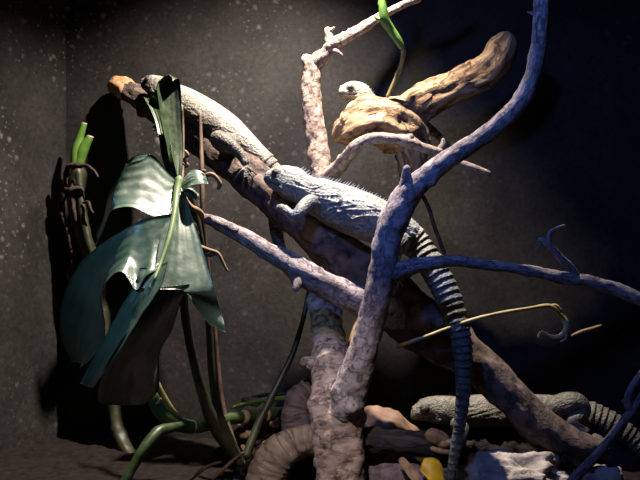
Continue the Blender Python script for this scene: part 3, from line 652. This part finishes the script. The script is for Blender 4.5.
o = limb_obj('charred_branch', [[(352, 441, -.06, 8), (362, 439, -.06, 11), (385, 441, -.06, 12), (410, 443, -.06, 12), (432, 447, -.05, 11), (448, 452, -.04, 10), (470, 458, -.02, 9)]], M['darkwood'], None, loc=at(400, 445, -.06), seg=24, step=.004, amp=.2, ridge=.12, cap='round')
tag(o, 'black flat branch lying crosswise between the trunk base and the hanging tail', 'branch')
o = limb_obj('ledge_log', [[(405, 442, .2, 14), (450, 445, .2, 16), (520, 446, .2, 18), (590, 450, .19, 18), (660, 465, .18, 18)]], M['darkwood'], None, loc=at(520, 450, .2), seg=24, step=.006, amp=.15, ridge=.1)
tag(o, 'dark fallen log under the ground-lying iguana', 'log')
o = limb_obj('bark_scrap', [([(425, 434, -.06, 4), (433, 436, -.07, 8), (441, 440, -.07, 8), (447, 448, -.07, 6)], {}), ([(440, 444, -.08, 4), (452, 443, -.08, 4), (462, 448, -.08, 3)], {}), ([(430, 448, -.08, 3), (445, 452, -.08, 2.5), (458, 450, -.08, 2)], {})], M['dry'], None, loc=at(438, 445, -.07), seg=14, step=.003, amp=.35)
tag(o, 'crumpled tan bark scrap at the end of the black branch below the resting iguana head', 'bark')
bm = bmesh.new()
sheet(bm, [((424, 458, -.09), (420, 470, -.1)), ((434, 458, -.09), (430, 482, -.12)), ((441, 464, -.09), (438, 492, -.12)), ((444, 478, -.1), (444, 496, -.12))], nu=8, bulge=.006)
o = build('fallen_leaf', bm, M['yellow'], None, loc=at(434, 475, -.1)); tag(o, 'bright yellow fallen leaf at the bottom edge beside the hanging tail', 'leaf')
bm = bmesh.new()
sheet(bm, [((404, 457, -.1), (398, 460, -.1)), ((412, 466, -.11), (404, 470, -.12)), ((420, 476, -.12), (412, 482, -.13)), ((426, 490, -.13), (420, 494, -.13))], nu=6, bulge=.006)
o = build('fallen_leaf', bm, M['dry'], None, loc=at(412, 475, -.11)); tag(o, 'narrow brown dead leaf at the bottom edge left of the yellow leaf', 'leaf')
# leaf litter pile
bm = bmesh.new(); blob(bm, at(278, 462, .22), .13, 4, .2, 6, (1.25, .8, .9), 3)
o = build('litter_mound', bm, M['soil'], None, loc=at(285, 470, .2)); tag(o, 'low dark mound of soil under the leaf litter left of the trunk', 'soil')
def chip(c, s, mat, name='wood_chip', seed=0, loc=None):
    rnd = random.Random(seed); bm = bmesh.new()
    n = 7; ang = sorted(rnd.uniform(0, 6.283) for _ in range(n))
    ang = [i * 6.283 / n + rnd.uniform(-.3, .3) for i in range(n)]
    el = rnd.uniform(.35, .8)
    R = Matrix.Rotation(rnd.uniform(0, 6.28), 3, 'Z') @ Matrix.Rotation(rnd.uniform(.2, 1.3), 3, 'X') @ Matrix.Rotation(rnd.uniform(-.6, .6), 3, 'Y')
    rings = []
    for z, k in ((-.34, .75), (-.15, 1), (.2, .95), (.34, .7)):
        rings.append([bm.verts.new(Vector(c) + R @ Vector((math.cos(a) * s * k * (1 + .15 * math.sin(a * 3 + seed)), math.sin(a) * s * k * el, (z + .12 * math.cos(a * 2)) * s))) for a in ang])
    for A, B in zip(rings, rings[1:]):
        for k in range(n): bm.faces.new((A[k], A[(k + 1) % n], B[(k + 1) % n], B[k]))
    bm.faces.new(rings[0][::-1]); bm.faces.new(rings[-1])
    bmesh.ops.bevel(bm, geom=list(bm.edges), offset=s * .05, segments=1, affect='EDGES')
    bmesh.ops.recalc_face_normals(bm, faces=bm.faces)
    return build(name, bm, M[mat], None, smooth=False, loc=tuple(c))
o = chip(at(253, 401, .2), .032, 'chip', 'wood_chunk', 4); tag(o, 'largest pale tan wood chunk on top of the litter left of the trunk', 'wood')
spots = []
for i in range(70):
    px = random.uniform(232, 322); tpy = random.uniform(404, 462)
    y = .19 - (tpy - 404) * .0035
    c = at(px, tpy + 1, y)
    o = chip(c, random.uniform(.009, .02), random.choice(['chip', 'dry', 'drypale', 'dry', 'chip']), seed=i + 20)
    tag(o, 'small dry tan chip in the litter heap left of the trunk', 'wood chip', 'wood chips in the litter heap')
for i, (a, b_, c_) in enumerate((((212, 480, -.1), (228, 465, -.08), (244, 452, -.06)), ((185, 485, -.1), (205, 468, -.1), (222, 462, -.08)), ((248, 398, .2), (275, 394, .2), (300, 396, .22)), ((262, 440, .1), (285, 436, .1), (300, 442, .1)))):
    o = limb_obj('dry_stick', [[(*a, 1.5), (*b_, 2), (*c_, 1.3)]], M['stembr'], None, loc=at(*b_), seg=8, step=.004, amp=.2)
    tag(o, ['thin brown stick lying at the foot of the green stems', 'thin brown stick at the bottom edge, left of the other stick at the green stems', 'thin dry stick over the top of the litter heap', 'thin dry stick low in the litter heap beside the wrinkled root'][i], 'stick')

# ================================================================ LIGHT
def spot(name, loc, tgt, col, e, size, ang, blend):
    l = bpy.data.lights.new(name, 'SPOT'); l.color = col; l.energy = e; l.shadow_soft_size = size; l.spot_size = math.radians(ang); l.spot_blend = blend
    o = bpy.data.objects.new(name, l); C.objects.link(o); o.location = loc
    o.rotation_euler = (Vector(tgt) - Vector(loc)).to_track_quat('-Z', 'Y').to_euler(); return o
spot('heat_lamp', (.02, -.02, 1.82), (-.2, .12, .68), (1, .84, .72), 330, .018, 98, .95)
spot('warm_fill', (-.2, -1.35, 1.45), (.03, 0, -.08), (1, .80, .70), 100, .03, 22, .9)  # added warm fill spot to brighten trunk base, roots and litter
spot('leaf_fill', (-.78, -1.0, 1.12), (-.43, -.4, .58), (.30, .62, 1), 11, .03, 34, .8)  # added cool fill spot that brightens the big leaf
spot('blue_lamp', (-.15, -1.0, 1.38), (.30, -.15, .84), (.13, .27, 1), 25, .04, 74, .8)
w = bpy.data.worlds.new('w'); bpy.context.scene.world = w; w.use_nodes = True
w.node_tree.nodes['Background'].inputs[0].default_value = (.5, .45, .6, 1); w.node_tree.nodes['Background'].inputs[1].default_value = .012
# ================================================================ CAMERA
cam = bpy.data.cameras.new('cam'); co = bpy.data.objects.new('camera', cam); C.objects.link(co)
co.location = (0, CY, CZ); co.rotation_euler = (math.pi / 2, 0, 0); cam.sensor_width = 36; cam.lens = 36 * F / 640
sc = bpy.context.scene; sc.camera = co
vs_ = sc.view_settings; vs_.view_transform = 'Standard'; vs_.look = 'None'; vs_.gamma = 1; vs_.use_curve_mapping = False; vs_.exposure = 0
